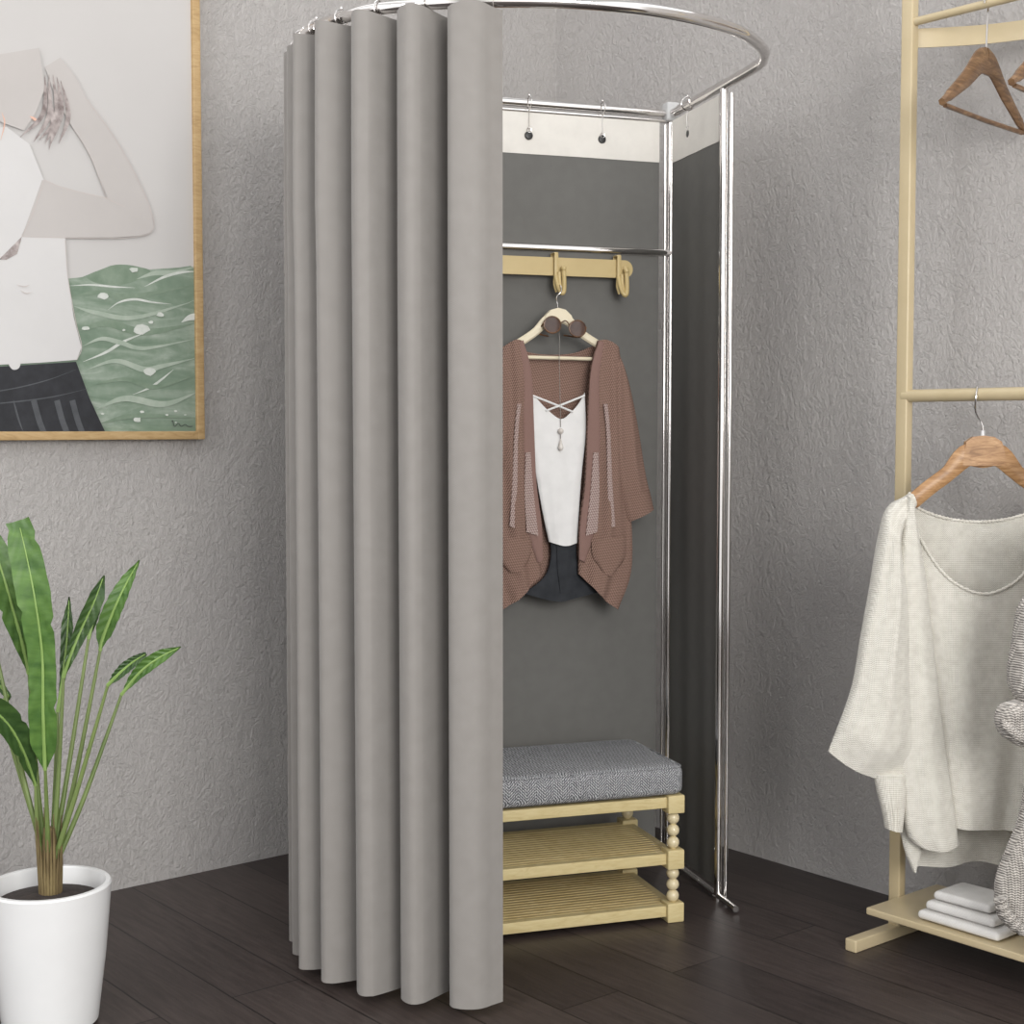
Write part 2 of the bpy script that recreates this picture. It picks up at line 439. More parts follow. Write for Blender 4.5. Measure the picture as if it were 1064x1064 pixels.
bp, dn, L = panel('back_curtain_panel', 'charcoal back panel with white header band behind the hanging brown cardigan', A, Bp, NB, 1.978, .045, .106)
sp, _, _ = panel('side_curtain_panel', 'narrow charcoal side panel between the two right chrome posts', CRN.to_3d()-SV*.026+NS*.004, PST.to_3d()+SV*.018+NS*.004, NS, 1.980, .035, .112, .0015)
def grommet(px, py, o, nrm, parent):
    c = PL(px, py, o.to_3d() if len(o) == 2 else o, nrm) + nrm*.004
    g = G(); n = 18; q = Vector((0,0,1)); s_ = nrm.cross(q)
    for rr_, dd in ((.0105, 0), (.0105, .003), (.006, .004)): pass
    prof = [(.0001,.004),(.005,.004),(.0095,.003),(.011,0),(.011,-.003)]
    vs = []; fs = []
    for r, h in prof:
        for j in range(n): a = 2*PI*j/n; vs.append(c + s_*math.cos(a)*r + q*math.sin(a)*r + nrm*h)
    for i in range(len(prof)-1):
        for j in range(n): fs.append((i*n+j, (i+1)*n+j, (i+1)*n+(j+1)%n, i*n+(j+1)%n))
    fs.append(tuple(range((len(prof)-1)*n, len(prof)*n)))
    g.add(vs, fs); obj('grommet', g, M['grommet'], parent, label='black round grommet'); return c
BO = CRN.to_3d(); gr = [grommet(549, 141, BO, NB, bp), grommet(625, 145, BO, NB, bp), grommet(468, 137, BO, NB, bp)]
gs = grommet(717, 139, PST.to_3d(), NS, sp)

# chrome curtain hooks: ring over the tube, thin wire down to the grommet
def hook(loc, across, drop, label, group, big=.017, nm='curtain_hook'):
    """loc = tube centre; across = direction along the tube"""
    t = Vector(across).normalized(); s_ = Vector((-t.y, t.x, 0)); z = Vector((0,0,1)); g = G()
    g.tube([s_*math.cos(a)*big + z*(math.sin(a)*big-.001) for a in [2*PI*i/20 for i in range(20)]], .0017, 6, True)
    g.tube([z*(-big), z*(-big)+s_*.002-z*drop*.5, z*(-big)-z*drop], .0011, 6)
    g.sphere(z*(big+.002), .0035, n=6)
    e = -big-drop
    g.tube([z*e + t*math.cos(a)*.006 + z*math.sin(a)*.006 for a in [2*PI*i/12 for i in range(12)]], .0012, 5, True)
    o = obj(nm, g, M['chrome'], None, False); o.location = loc; tag(o, label, 'curtain hook', group); return o
for c, l in zip(gr[:2], ('chrome hook wire over the left visible black grommet on the back rail', 'chrome hook wire over the black grommet nearest the right corner on the back rail')):
    s_ = (c-BO).dot(U); q = BO + U*s_
    q = q + NB*.007; hook((q.x, q.y, TOP), U, .052, l, 'hooks of the back rail')
s_ = (gs-PST.to_3d()).dot(SV); q = PST.to_3d() + SV*s_ + NS*.007; hook((q.x, q.y, TOP), SV, .045, 'chrome hook wire on the side rail above the single side grommet', 'hooks of the back rail')

# ------------------------------------------------------------------ curtain
acc = [0]
for a, b in zip(hoop, hoop[1:]): acc.append(acc[-1]+(b-a).length)
def hp(s):
    s = max(0, min(acc[-1]-1e-4, s)); j = 0
    while acc[j+1] < s: j += 1
    f = (s-acc[j])/(acc[j+1]-acc[j]); p = hoop[j].lerp(hoop[j+1], f)
    a = hoop[max(0,j-2)]; b = hoop[min(len(hoop)-1,j+3)]; t = (b-a).normalized(); return p, t, Vector((t.y, -t.x, 0))*(-1)
# s where the hoop passes the free edge of the curtain (picture x = 522)
s0 = min((abs((p.x-(-.014)))+(10 if p.y > 3.2 else 0), acc[i]) for i, p in enumerate(hoop))[1]
cen = Vector((0, 3.4, 0))
def fold_pts():
    out = []                                    # control points (s along the hoop, radial offset outwards)
    ks = [0, .052, .100, .155]                  # free edge, flat first fold, its ridge, valley
    return ks
RID = [.087, .190, .290, .394, .480, .565, .645, .725, .805, .885]
EDGE = 0.0
ctrl = [(EDGE, .008), (.020, .026), (.042, .046), (RID[0]-.018, .052), (RID[0]+.006, .046), (RID[0]+.014, .022), (RID[0]-.002, -.034), (RID[0]+.008, -.058)]
for i in range(1, len(RID)):
    r = RID[i]; pr = RID[i-1]; w = r-pr
    amp = 1.0 if i < 5 else .75
    ctrl += [(pr+w*.20, -.052*amp), (pr+w*.34, -.034*amp), (pr+w*.50, .002*amp), (pr+w*.64, .036*amp), (pr+w*.78, .050*amp), (pr+w*.92, .047*amp), (r+.004, .036*amp), (r+.012, .018*amp), (r-.003, -.034*amp), (r+w*.07, -.058*amp)]
smax = acc[-1]-s0-.01
ctrl = [c_ for c_ in ctrl if c_[0] < smax]
cl = resample([Vector((a, b, 0)) for a, b in ctrl], 620)
ZT, ZB = 1.992, .02
g = G(); nv = 16; fr = []; bk = []
for j in range(nv+1):
    v = j/nv; z = ZT+(ZB-ZT)*v
    base = []
    for q in cl:
        p, t, nrm = hp(s0+q.x)
        if (p-cen).dot(nrm) < 0: nrm = -nrm
        k = .93+.07*min(1, v*6) if v < .2 else 1+.05*math.sin(v*2.3+q.x*9)
        base.append(p + nrm*(q.y*k-.004) + t*.0)
    for i, b in enumerate(base):
        a_, c_ = base[max(0,i-1)], base[min(len(base)-1,i+1)]; t = (c_-a_).normalized(); nn = Vector((t.y,-t.x,0))
        dip = -.010*(.5+.5*math.cos(cl[i].x*2*PI/.11))*(1 if j == 0 else 0)
        fr.append(v3(b + nn*.0012, z+dip)); bk.append(v3(b - nn*.0012, z+dip))
W = len(cl); N = len(fr); fs = []
for j in range(nv):
    for i in range(W-1):
        q = j*W+i; fs += [(q, q+1, q+W+1, q+W), (N+q, N+q+W, N+q+W+1, N+q+1)]
for i in range(W-1): fs += [(i, N+i, N+i+1, i+1), (nv*W+i, nv*W+i+1, N+nv*W+i+1, N+nv*W+i)]
for j in range(nv): q = j*W; fs += [(q, q+W, N+q+W, N+q), (q+W-1, N+q+W-1, N+q+2*W-1, q+2*W-1)]
g.add(fr+bk, fs)
cu = obj('booth_curtain', g, M['curtain'], None, origin=(-.3, 3.2, 0)); tag(cu, 'tall warm grey pleated curtain drawn round the left of the chrome hoop', 'curtain')
for i, s_ in enumerate([.018] + [ (RID[k]+RID[k+1])/2+.012 for k in range(0, 8)]):
    p, t, n_ = hp(s0+s_)
    hook((p.x, p.y, TOP), t, .062 if i == 0 else .006, 'chrome hook hanging at the free right edge of the grey curtain' if i == 0 else 'small chrome hook on the hoop over a fold of the grey curtain',
         'hooks of the grey curtain', .017)

# ------------------------------------------------------------------ gold coat rail and clasps
RO = BO + NB*.030
def onR(px, py): return PL(px, py, RO, NB)
pr_ = onR(648, 280); z0 = pr_.z
br = empty('coat_rail', 'pale gold coat rail with round end fixed below the middle chrome rail', 'coat rail', (pr_.x-.3*U.x, pr_.y-.3*U.y, z0))
g = G(); Ln = .80; cc = pr_ - U*(Ln/2); hh = .046
pts = [pr_ - U*Ln*i/12 for i in range(13)]
vs = []; fs = []; out = []
for i in range(13): a = -PI/2+PI*i/12; out.append(pr_ + U*math.cos(a)*hh*.5 + Vector((0,0,math.sin(a)*hh*.5)))
le = pr_ - U*Ln
for i in range(13): a = PI/2+PI*i/12; out.append(le + U*math.cos(a)*hh*.5 + Vector((0,0,math.sin(a)*hh*.5)))
n = len(out); g.add([p+NB*.007 for p in out]+[p-NB*.007 for p in out], [tuple(range(n)), tuple(reversed(range(n, 2*n)))] + [(i, n+i, n+(i+1)%n, (i+1)%n) for i in range(n)])
obj('rail_board', g, M['gold'], br, smooth=False)
for e, nm in ((pr_ + U*.002, 0), (le - U*.002, 0)):
    g = G(); q = Vector((0,0,1)); n = 14; vs = []
    prof = [(.0085,.007),(.0085,.012),(.005,.0145),(.0001,.015)]
    for r, h in prof:
        for j in range(n): a = 2*PI*j/n; vs.append(e + U*math.cos(a)*r + q*math.sin(a)*r + NB*h)
    fs = [(i*n+j, (i+1)*n+j, (i+1)*n+(j+1)%n, i*n+(j+1)%n) for i in range(3) for j in range(n)]
    g.add(vs, fs); obj('screw_cap', g, M['gold'], br)
for e in (pr_ - U*.05, le + U*.05):
    g = G(); g.box(e - NB*.014 + Vector((0,0,.0)), (.02, .016, .02), U, NB); obj('standoff', g, M['gold'], br, smooth=False)
rzU = math.atan2(U.y, U.x)
def clasp(loc, label):   # local: x along the rail, -y to the room
    t = empty('coat_clasp', label, 'coat hook', loc, rzU, 'gold clasps on the coat rail')
    g = G(); g.ribbon([(-.006,.011,.02),(-.006,.010,.028),(-.006,0,.031),(-.006,-.011,.028),(-.006,-.0135,.02),(-.006,-.0135,-.022)], .013, .004, (1,0,0))
    # rail strap seen as an upright band
    g = G(); g.box((-.008,-.0135,.001), (.011,.005,.066), bev=.0018); g.box((-.008,0,.0335), (.011,.030,.004), bev=.0015); g.box((-.008,.0125,.018), (.011,.004,.03), bev=.0015)
    obj('strap', g, M['gold'], t, False)
    g = G()
    g.tube(cat([(-.010,-.014,-.022),(-.008,-.024,-.050),(-.001,-.030,-.068),(.006,-.030,-.066),(.009,-.026,-.045),(.010,-.020,-.012)], 6), .0060, 10)
    g.tube(cat([(-.002,-.016,-.015),(-.001,-.020,-.045),(.0,-.026,-.064)], 6), .0055, 10)
    g.tube(cat([(-.010,-.014,-.02),(-.013,-.015,-.045),(-.008,-.018,-.066)], 6), .0042, 10)
    obj('hook', g, M['gold'], t, False)
    g = G(); g.sphere((.010,-.020,-.006), .0072, n=8); obj('knob', g, M['gold'], t, False)
    return t
q1 = onR(579, 272); q2 = onR(644, 277)
for px, lab in ((579, 'pale gold clasp on the coat rail holding the cardigan hanger'), (644, 'empty pale gold clasp beside the round end of the coat rail')):
    q = onR(px, 275); s_ = (q-pr_).dot(U); w = pr_ + U*s_
    clasp((w.x, w.y, z0), lab)

# ------------------------------------------------------------------ brown cardigan outfit on ivory hanger
CO = BO + NB*.085
def onC(px, py, d=0): return PL(px, py, CO, NB) + NB*d
cxx = 579.5
hz = onC(579, 320)
hg = empty('clothes_hanger', 'ivory wooden hanger with trouser bar carrying the brown cardigan outfit', 'hanger', (hz.x, hz.y, hz.z))
g = G()
armR = [(579,329),(590,333),(602,345),(620,357),(640,368)]
for arm in (armR, mir(armR, 579)):
    pts = resample([onC(x, y) for x, y in arm], 16)
    g.ribbon(pts, [.030-.010*min(1, i/6) - (.004 if i > 13 else 0) for i in range(17)], .011, NB)
dome = [(564,334),(566,328),(572,322),(579.5,320),(587,322),(593,328),(595,334),(580,336)]
vv = [onC(x, y) for x, y in dome]; n = len(vv)
g.add([p+NB*.006 for p in vv]+[p-NB*.006 for p in vv], [tuple(range(n)), tuple(reversed(range(n,2*n)))]+[(i, n+i, n+(i+1)%n, (i+1)%n) for i in range(n)])
obj('shoulder_bar', g, M['ivorywood'], hg)
g = G(); g.tube([onC(540,371), onC(579,372), onC(615,373)], .0048, 10); obj('trouser_bar', g, M['ivorywood'], hg)
g = G()
hk = onC(579, 320)
cl_w = (onR(577,275)-pr_).dot(U)
rp = pr_ + U*cl_w + NB*.028; rp.z = z0-.060
up = Vector((0,0,1))
g.tube(cat([hk - up*.004, hk+up*.012, hk.lerp(rp,.5)+up*.004-U*.004, rp + NB*.014 - up*.006, rp + NB*.010 + up*.008, rp - NB*.004 + up*.010, rp - NB*.010 + up*.0], 8), .0016, 8)
obj('hook', g, M['chrome'], hg)

card = empty('cardigan', 'brown crochet open cardigan with half sleeves hanging inside the booth', 'cardigan', tuple(onC(579, 630)))
def half(pts, m): return mir(pts, cxx) if m else pts
# back of the cardigan
g = patch([(536,358),(534,450),(530,560),(535,612)], [(622,358),(625,450),(629,560),(628,612)], [(536,358),(556,366),(579,368),(602,366),(622,358)], [(535,612),(579,622),(628,612)], CO, NB, 26, 26, -.010, ((.003,3,0,0),), .003, -.022)
obj('back', g, M['brownlace'], card)
for m in (0, 1):
    SL = [(636,362),(628,420),(630,480),(646,541)]; SR = [(640,362),(652,396),(662,440),(670,490),(678,527)]
    if m: SL, SR = half(SR, 1), half(SL, 1)
    g = patch(SL, SR, None, None, CO, NB, 18, 26, .028, ((.0035,2.5,.4,.3),), .004, 0, .022, top=.4); obj('sleeve', g, M['brownlace'], card)
    # cuff band
    KL = [(643,517),(648,543)]; KR = [(674,508),(678.5,528)]
    if m: KL, KR = half(KR, 1), half(KL, 1)
    g = patch(KL, KR, None, None, CO, NB, 14, 6, .032, (), .004, 0, .025); obj('cuff', g, M['brownlace'], card)
    # front body
    BL = [(619,354),(611,388),(608,440),(605.5,500),(600,545),(599,596)]; BR = [(641,362),(646,400),(650,450),(653,520),(654,590),(640,633)]
    TT = [(619,354),(628,354),(641,362)]; BB = [(599,596),(609,606),(624,622),(640,633)]
    if m: BL, BR, TT, BB = half(BR,1), half(BL,1), half(TT,1)[::-1], half(BB,1)[::-1]
    g = patch(BL, BR, TT, BB, CO, NB, 26, 40, .014, ((.006,1.6,.6,.25),(.0025,3.7,1.2,-.3)), .004, .012); obj('front_panel', g, M['brownlace'], card)
    # plain facing band along the opening
    FL = [(618.5,354),(610,388),(607.5,440),(605,500),(599.5,545),(598,580)]; FR = [(624,357),(619,400),(620,450),(619,500),(615,545),(604,584)]
    if m: FL, FR = half(FR,1), half(FL,1)
    g = patch(FL, FR, None, None, CO, NB, 8, 40, .004, (), .003, .022); obj('facing', g, M['brownedge'], card)
    LL = [(622,420),(625,450),(626,500),(628,548)]; LR = [(626,420),(629,450),(631,500),(634,546)]
    if m: LL, LR = half(LR,1), half(LL,1)
    g = patch(LL, LR, None, None, CO, NB, 4, 24, .002, (), .003, .0315); obj('lace_strip', g, M['meshlace'], card, label='pale openwork strip')
    LL = [(612,470),(609,510),(604,556)]; LR = [(617,470),(618,510),(616,552)]
    if m: LL, LR = half(LR,1), half(LL,1)
    g = patch(LL, LR, None, None, CO, NB, 5, 24, .002, (), .003, .029); obj('lace_strip', g, M['meshlace'], card, label='pale openwork strip')
    # gathered pocket corner
    KL = [(610,560),(612,578),(620,592)]; KR = [(646,556),(645,578),(634,594)]
    if m: KL, KR = half(KR,1), half(KL,1)
    g = patch(KL, KR, None, None if m else [(620,592),(627,597),(634,594)], CO, NB, 12, 12, .010, (), .003, .026); obj('pocket', g, M['brownlace'], card)

cam_ = empty('camisole', 'white camisole top with crossed thin straps under the brown cardigan', 'camisole', tuple(onC(581, 565)))
g = patch([(546,404),(550,450),(556,490),(563,530),(570,563)], [(607,408),(608,450),(604,490),(601,530),(599,564)],
          [(546,404),(556,414),(566,425),(580.5,435.5),(592,428),(600,419),(607,408)], [(570,563),(585,567),(599,564)], CO, NB, 24, 34, .010, ((.0016,2.4,.5,.2),), .004, .002)
obj('body', g, M['white'], cam_)
for a, b in (((549,410),(593,428)), ((606,411),(565,427))):
    g = G(); g.tube([onC(a[0],a[1],.010), onC((a[0]+b[0])/2, (a[1]+b[1])/2, .016), onC(b[0],b[1],.015)], .0027, 8); obj('strap', g, M['white'], cam_)
sh = empty('shorts', 'black denim shorts hanging below the white camisole', 'shorts', tuple(onC(585, 620)))
g = patch([(572,556),(573,580),(566,600),(545,617)], [(600,556),(600,580),(606,600),(628,614)], None, [(545,617),(578,625),(600,621),(628,614)], CO, NB, 24, 20, .006, ((.002,2,.3,.1),), .005, -.006)
obj('legs', g, M['black'], sh)
g = G(); g.tube([onC(578,556,.003), onC(579,590,.004), onC(582,616,.004)], .0012, 6); obj('fly_seam', g, M['black'], sh)
ne = empty('necklace', 'fine chain necklace with two pearl drops over the white camisole', 'necklace', tuple(onC(579.5, 463, .02)))
g = G(); g.tube([onC(579,346,.014), onC(579.3,378,.012), onC(579.5,444,.021)], .0009, 6); g.tube([onC(579.5,448,.021), onC(579.5,462,.021)], .0009, 6); obj('chain', g, M['chrome'], ne)
g = G(); g.sphere(onC(579.5,448,.021), .0075, n=10); obj('pearl', g, M['pearlbead'], ne)
c = onC(579.5,462,.021); g = G(); g.lathe([(.0001,.016),(.002,.012),(.004,.004),(.0068,-.006),(.0062,-.011),(.0035,-.0145),(.0001,-.0155)], c, 16); obj('teardrop', g, M['pearlbead'], ne)
su = empty('sunglasses', 'round brown tinted sunglasses hooked over the ivory hanger', 'sunglasses', tuple(onC(583, 340, .02)))
def disc(c, rx, rz, th, seg=26):
    g = G(); vs = []
    for d, k in ((-th/2,1),(th/2,1),(th/2+.001,.6)):
        for j in range(seg): a = 2*PI*j/seg; vs.append(c + U*math.cos(a)*rx*k + Vector((0,0,math.sin(a)*rz*k)) + NB*d)
    fs = [(i*seg+j, i*seg+(j+1)%seg, (i+1)*seg+(j+1)%seg, (i+1)*seg+j) for i in range(2) for j in range(seg)]
    fs += [tuple(reversed(range(seg))), tuple(range(2*seg, 3*seg))]; g.add(vs, fs); return g
for px, py in ((571,338),(597,342)):
    c = onC(px, py, .020); obj('lens', disc(c, .0215, .0195, .002), M['lens'], su)
    g = G(); g.tube([c + U*math.cos(a)*.0225 + Vector((0,0,math.sin(a)*.0205)) for a in [2*PI*i/28 for i in range(28)]], .0019, 8, True); obj('rim', g, M['tort'], su)
g = G(); g.tube(cat([onC(579.5,336,.021), onC(584,334,.024), onC(588.5,338,.021)], 6), .0016, 8); obj('bridge', g, M['tort'], su)
for a, b, c in (((562,336),(561,346),(572,349)), ((606,341),(604,350),(588,348))):
    g = G(); g.tube(cat([onC(*a,.020), onC(a[0],a[1]+3,.006), onC(*b,-.010), onC(*c,-.016)], 6), .002, 8); obj('temple', g, M['tort'], su)

# ------------------------------------------------------------------ bench
BF = P(712, 795, 3.444); ub = Vector((math.cos(math.radians(18)), math.sin(math.radians(18)), 0)); vb = Vector((-ub.y, ub.x, 0))
FR = Vector((BF.x, BF.y, 0)); BL_, BD = .72, .325; bk_ = .042
bn = empty('shoe_bench', 'cream wooden shoe bench with beaded legs and grey tweed cushion inside the booth', 'bench', tuple(FR - ub*BL_/2 + vb*BD/2), math.radians(18))
hl, hd = BL_/2, BD/2
g = G(); g.box((0,0,.341), (BL_-.002, BD-.002, .072), bev=.018)
# soften: dome the cushion top
for p in g.v:
    if p.z > .365: p.z += .006*max(0, (1-(p.x/hl)**4))*max(0, (1-(p.y/hd)**4))
obj('cushion', g, M['tweed'], bn, False)
g = G()
loop = []
for (sx, sy, a0) in ((1,1,0),(-1,1,90),(-1,-1,180),(1,-1,270)):
    for i in range(6):
        a = math.radians(a0+18*i); loop.append(Vector((sx*(hl-.024)+.020*math.cos(a), sy*(hd-.024)+.020*math.sin(a), .3725)))
g.tube(loop, .0025, 6, True); obj('piping', g, M['tweed'], bn, False)
for sx in (-1, 1):
    for sy in (-1, 1):
        cx_, cy_ = sx*(hl-bk_/2), sy*(hd-bk_/2)
        g = G()
        g.lathe([(.007,.004),(.007,.300)], (cx_, cy_, 0), 12)
        lg = obj('leg', g, M['bench'], bn, False)
        for (za, zb) in ((.262,.305),(.128,.174),(0,.046)):
            g = G(); g.box((cx_, cy_, (za+zb)/2), (bk_, bk_, zb-za), bev=.0025); obj('block', g, M['bench'], lg, False)
        for (za, zb) in ((.174,.262),(.046,.128)):
            st = (zb-za)/3
            for k in range(3):
                g = G(); g.sphere((cx_, cy_, za+st*(k+.5)), .0152, n=12); g.lathe([(.006,-st/2),(.006,st/2)], (cx_, cy_, za+st*(k+.5)), 12)
                obj('bead', g, M['pearl'], lg, False)
for (za, zb) in ((.274,.300),(.138,.164),(.012,.038)):
    for sy in (-1, 1):
        g = G(); g.box((0, sy*(hd-bk_/2-.002), (za+zb)/2), (BL_-2*bk_+.004, .022, zb-za), bev=.0015); obj('rail', g, M['bench'], bn, False)
    for sx in (-1, 1):
        g = G(); g.box((sx*(hl-bk_/2), 0, (za+zb)/2), (.022, BD-2*bk_+.004, zb-za), bev=.0015); obj('end_rail', g, M['bench'], bn, False)
    if za < .2:
        n = 15; w = (BD-.060)/n
        for k in range(n):
            g = G(); g.box((0, -hd+.032+w*(k+.5), zb-.004), (BL_-.05, w-.0034, .009), bev=.002); obj('slat', g, M['slat'], bn, False)

# ------------------------------------------------------------------ garment rack
RK = Vector((.890, 3.35, 0))
ra = AR.copy(); rn = NR.copy()
RL = 1.0
rk = empty('garment_rack', 'champagne painted metal clothes rack with two rods in front of the right wall', 'clothes rack', tuple(RK + ra*RL/2), math.atan2(ra.y, ra.x))
def rp(a, b, z): return Vector((a-RL/2, b, z))        # local: x along the rack, +y towards the wall
for a in (0, RL):
    g = G(); g.box(rp(a, 0, 1.24), (.030, .024, 2.44), bev=.003); obj('post', g, M['rack'], rk, False)
    g = G(); g.box(rp(a, 0, .014), (.03, .34, .028), bev=.003); obj('foot', g, M['rack'], rk, False)
zt = P(951, 24, 3.35).z; zm = P(951, 411.5, 3.35).z
for z, r in ((zt, .009), (zm, .0145)):
    g = G(); g.tube([rp(0,-.0,z), rp(RL/2,0,z), rp(RL,0,z)], r, 14); obj('rod', g, M['rack'], rk, False)
# curved flat band behind the top rod
pts = resample([rp(.0,.012,zt-.032), rp(.05,.055,zt-.032), rp(.14,.115,zt-.032), rp(.27,.155,zt-.032), rp(.5,.168,zt-.032), rp(.73,.155,zt-.032), rp(.86,.115,zt-.032), rp(.95,.055,zt-.032), rp(1.0,.012,zt-.032)], 50)
vs = []; fs = []
for i, p in enumerate(pts):
    t = (pts[min(50,i+1)]-pts[max(0,i-1)]).normalized(); n_ = Vector((t.y,-t.x,0))
    for d, z in ((-.002,-.021),(.002,-.021),(.002,.021),(-.002,.021)): vs.append(p + n_*d + Vector((0,0,z)))
for i in range(50):
    for j in range(4): fs.append((i*4+j, i*4+(j+1)%4, (i+1)*4+(j+1)%4, (i+1)*4+j))
fs += [(0,3,2,1), (200,201,202,203)]
g = G(); g.add(vs, fs); obj('curved_band', g, M['rack'], rk, False)
g = G()
g.box(rp(RL/2, 0, .09), (RL-.03, .27, .016), bev=.003); obj('bottom_shelf', g, M['rack'], rk, False)
g = G(); g.tube([rp(.40,.02,zt+.0), rp(.40,.05,zt-.03)], .004, 8)

def bar_y(px):      # point on rack line under picture column px
    k = (px-CX)/F; t = (k*RK.y-RK.x)/(ra.x-k*ra.y); return RK + ra*t, t
def make_hanger(name, label, mat, loc, rz, hookr, drop, half_w, fall, bar=True, thick=.013, crown=.045, group=None):
    """local: x along the hanger; origin where the hook sits on the rod"""
    t = empty(name, label, 'hanger', loc, rz, group)
    z0 = -drop
    g = G()
    for s in (-1, 1):
        pts = resample([Vector((0,0,z0-crown*.45)), Vector((s*.035,0,z0-crown*.62)), Vector((s*half_w*.45,.0,z0-fall*.52)), Vector((s*half_w*.8,.0,z0-fall*.83)), Vector((s*half_w,.0,z0-fall))], 20)
        ws = [crown*.75*(1-i/20)**1.4 + .021 - (.006 if i > 17 else 0) for i in range(21)]
        g.ribbon(pts, ws, thick, (0,1,0))
    obj('shoulder_bar', g, mat, t, False)
    if bar:
        g = G(); g.tube([Vector((-half_w*.93,0,z0-fall-.004)), Vector((0,0,z0-fall-.006)), Vector((half_w*.93,0,z0-fall-.004))], .0052, 10); obj('trouser_bar', g, mat, t, False)
    g = G()
    r = hookr
    pts = [Vector((-r*math.cos(a)*.0 + math.cos(a)*r, 0, math.sin(a)*r)) for a in [math.radians(d) for d in range(195, -41, -15)]]
    pts = [Vector((p.x, 0, p.z + .0)) for p in pts] + [Vector((.004,0,-r-.012)), Vector((0,0,z0+.012)), Vector((0,0,z0-crown*.2))]
    g.tube(cat(pts, 3), .0021, 8); obj('hook', g, M['chrome'], t, False)
    return t
p1, _ = bar_y(1017)
# upper hangers hang square to the rod
rh = math.radians(48)
make_hanger('clothes_hanger', 'empty walnut brown hanger with trouser bar nearest the post on the top rod', M['walnut'], (p1.x, p1.y, zt+.002), rh, .012, .100, .205, .142, crown=.05, group='empty hangers on the top rod')
p2, _ = bar_y(1086)
make_hanger('clothes_hanger', 'second empty walnut hanger on the top rod, cut by the right picture edge', M['walnut'], (p2.x, p2.y, zt+.002), rh, .012, .095, .205, .135, crown=.05, group='empty hangers on the top rod')

# ---- cream sweater on oak hanger, facing the room
p3, _ = bar_y(1012)
SO = Vector((p3.x+.01, p3.y-.004, 0)); NS2 = Vector((.0, -1, 0))
def onS(px, py, d=0): return PL(px, py, SO, NS2) + NS2*d
oh = empty('clothes_hanger', 'oak hanger with broad shoulders carrying the cream knit sweater', 'hanger', tuple(onS(1021, 455)))
g = G()
arm = [(1021,472),(1003,474),(985,492),(965,507),(938,530)]
for a_ in (arm, mir(arm, 1021)):
    pts = resample([onS(x, y) for x, y in a_], 22)
    g.ribbon(pts, [.060-.026*min(1,i/9) - (.008 if i > 19 else 0) for i in range(23)], .016, NS2)
dome = [(999,484),(1001,470),(1003,459),(1010,454),(1021,452.5),(1032,454),(1040,459),(1043,470),(1044,484),(1021,484)]
vv = [onS(x, y) for x, y in dome]; n = len(vv)
g.add([p+NS2*.0082 for p in vv]+[p-NS2*.0082 for p in vv], [tuple(range(n)), tuple(reversed(range(n,2*n)))]+[(i, n+i, n+(i+1)%n, (i+1)%n) for i in range(n)])
obj('shoulder_bar', g, M['oak'], oh)
g = G(); hb = onS(1021,453); bw = p3.copy(); bw.z = zm
g.tube(cat([hb-Vector((0,0,.01)), hb+Vector((0,0,.022)), onS(1014,428), onS(1011,415,.019), Vector((bw.x, bw.y-.014, zm+.014)), Vector((bw.x+.003, bw.y+.002, zm+.0185)), Vector((bw.x+.006, bw.y+.020, zm+.006))], 6), .0021, 8)
obj('hook', g, M['chrome'], oh)
g = G(); g.lathe([(.005,-.004),(.005,.003),(.0035,.012)], tuple(hb), 12); obj('ferrule', g, M['rubber'], oh)

sw = empty('sweater', 'cream loose knit sweater with wide neck and puffed sleeve on the oak hanger', 'sweater', tuple(onS(1021, 900)))
def mm(p): return mir(p, 1021)
nk = [(944,512),(943,528),(951,555),(969,586),(990,606),(1017,615)]
# back panel, longer than the front, seen inside the neck and below the hem
g = patch([(948,520),(944,640),(940,760),(936,850),(950,903)], mm([(948,520),(944,640),(940,760),(936,850),(950,903)]), [(948,520),(962,531),(990,540),(1021,543),(1052,540),(1080,531),(1094,520)],
          [(950,903),(985,905),(1021,899),(1057,905),(1092,903)], SO, NS2, 40, 40, .0, ((.004,3,.5,.1),), .004, -.030)
obj('back', g, M['cream'], sw)
# front, in two halves that meet under the neck
FLL = [(944,512),(944,560),(944,640),(944,740),(946,800),(955,858)]
FLR = [(1021,612),(1021,660),(1021,740),(1021,800),(1021,858)]
g1 = patch(FLL, mm(FLL), [(944,512)]+nk[1:]+mir(nk,1017)[::-1][1:-1]+[(1098,512)], [(955,858),(990,857),(1021,858),(1052,860),(1087,858)], SO, NS2, 60, 44, .030, ((.008,2.0,2.2,.06),(.003,5,.4,.1)), .004, .004)
obj('front', g1, M['cream'], sw)
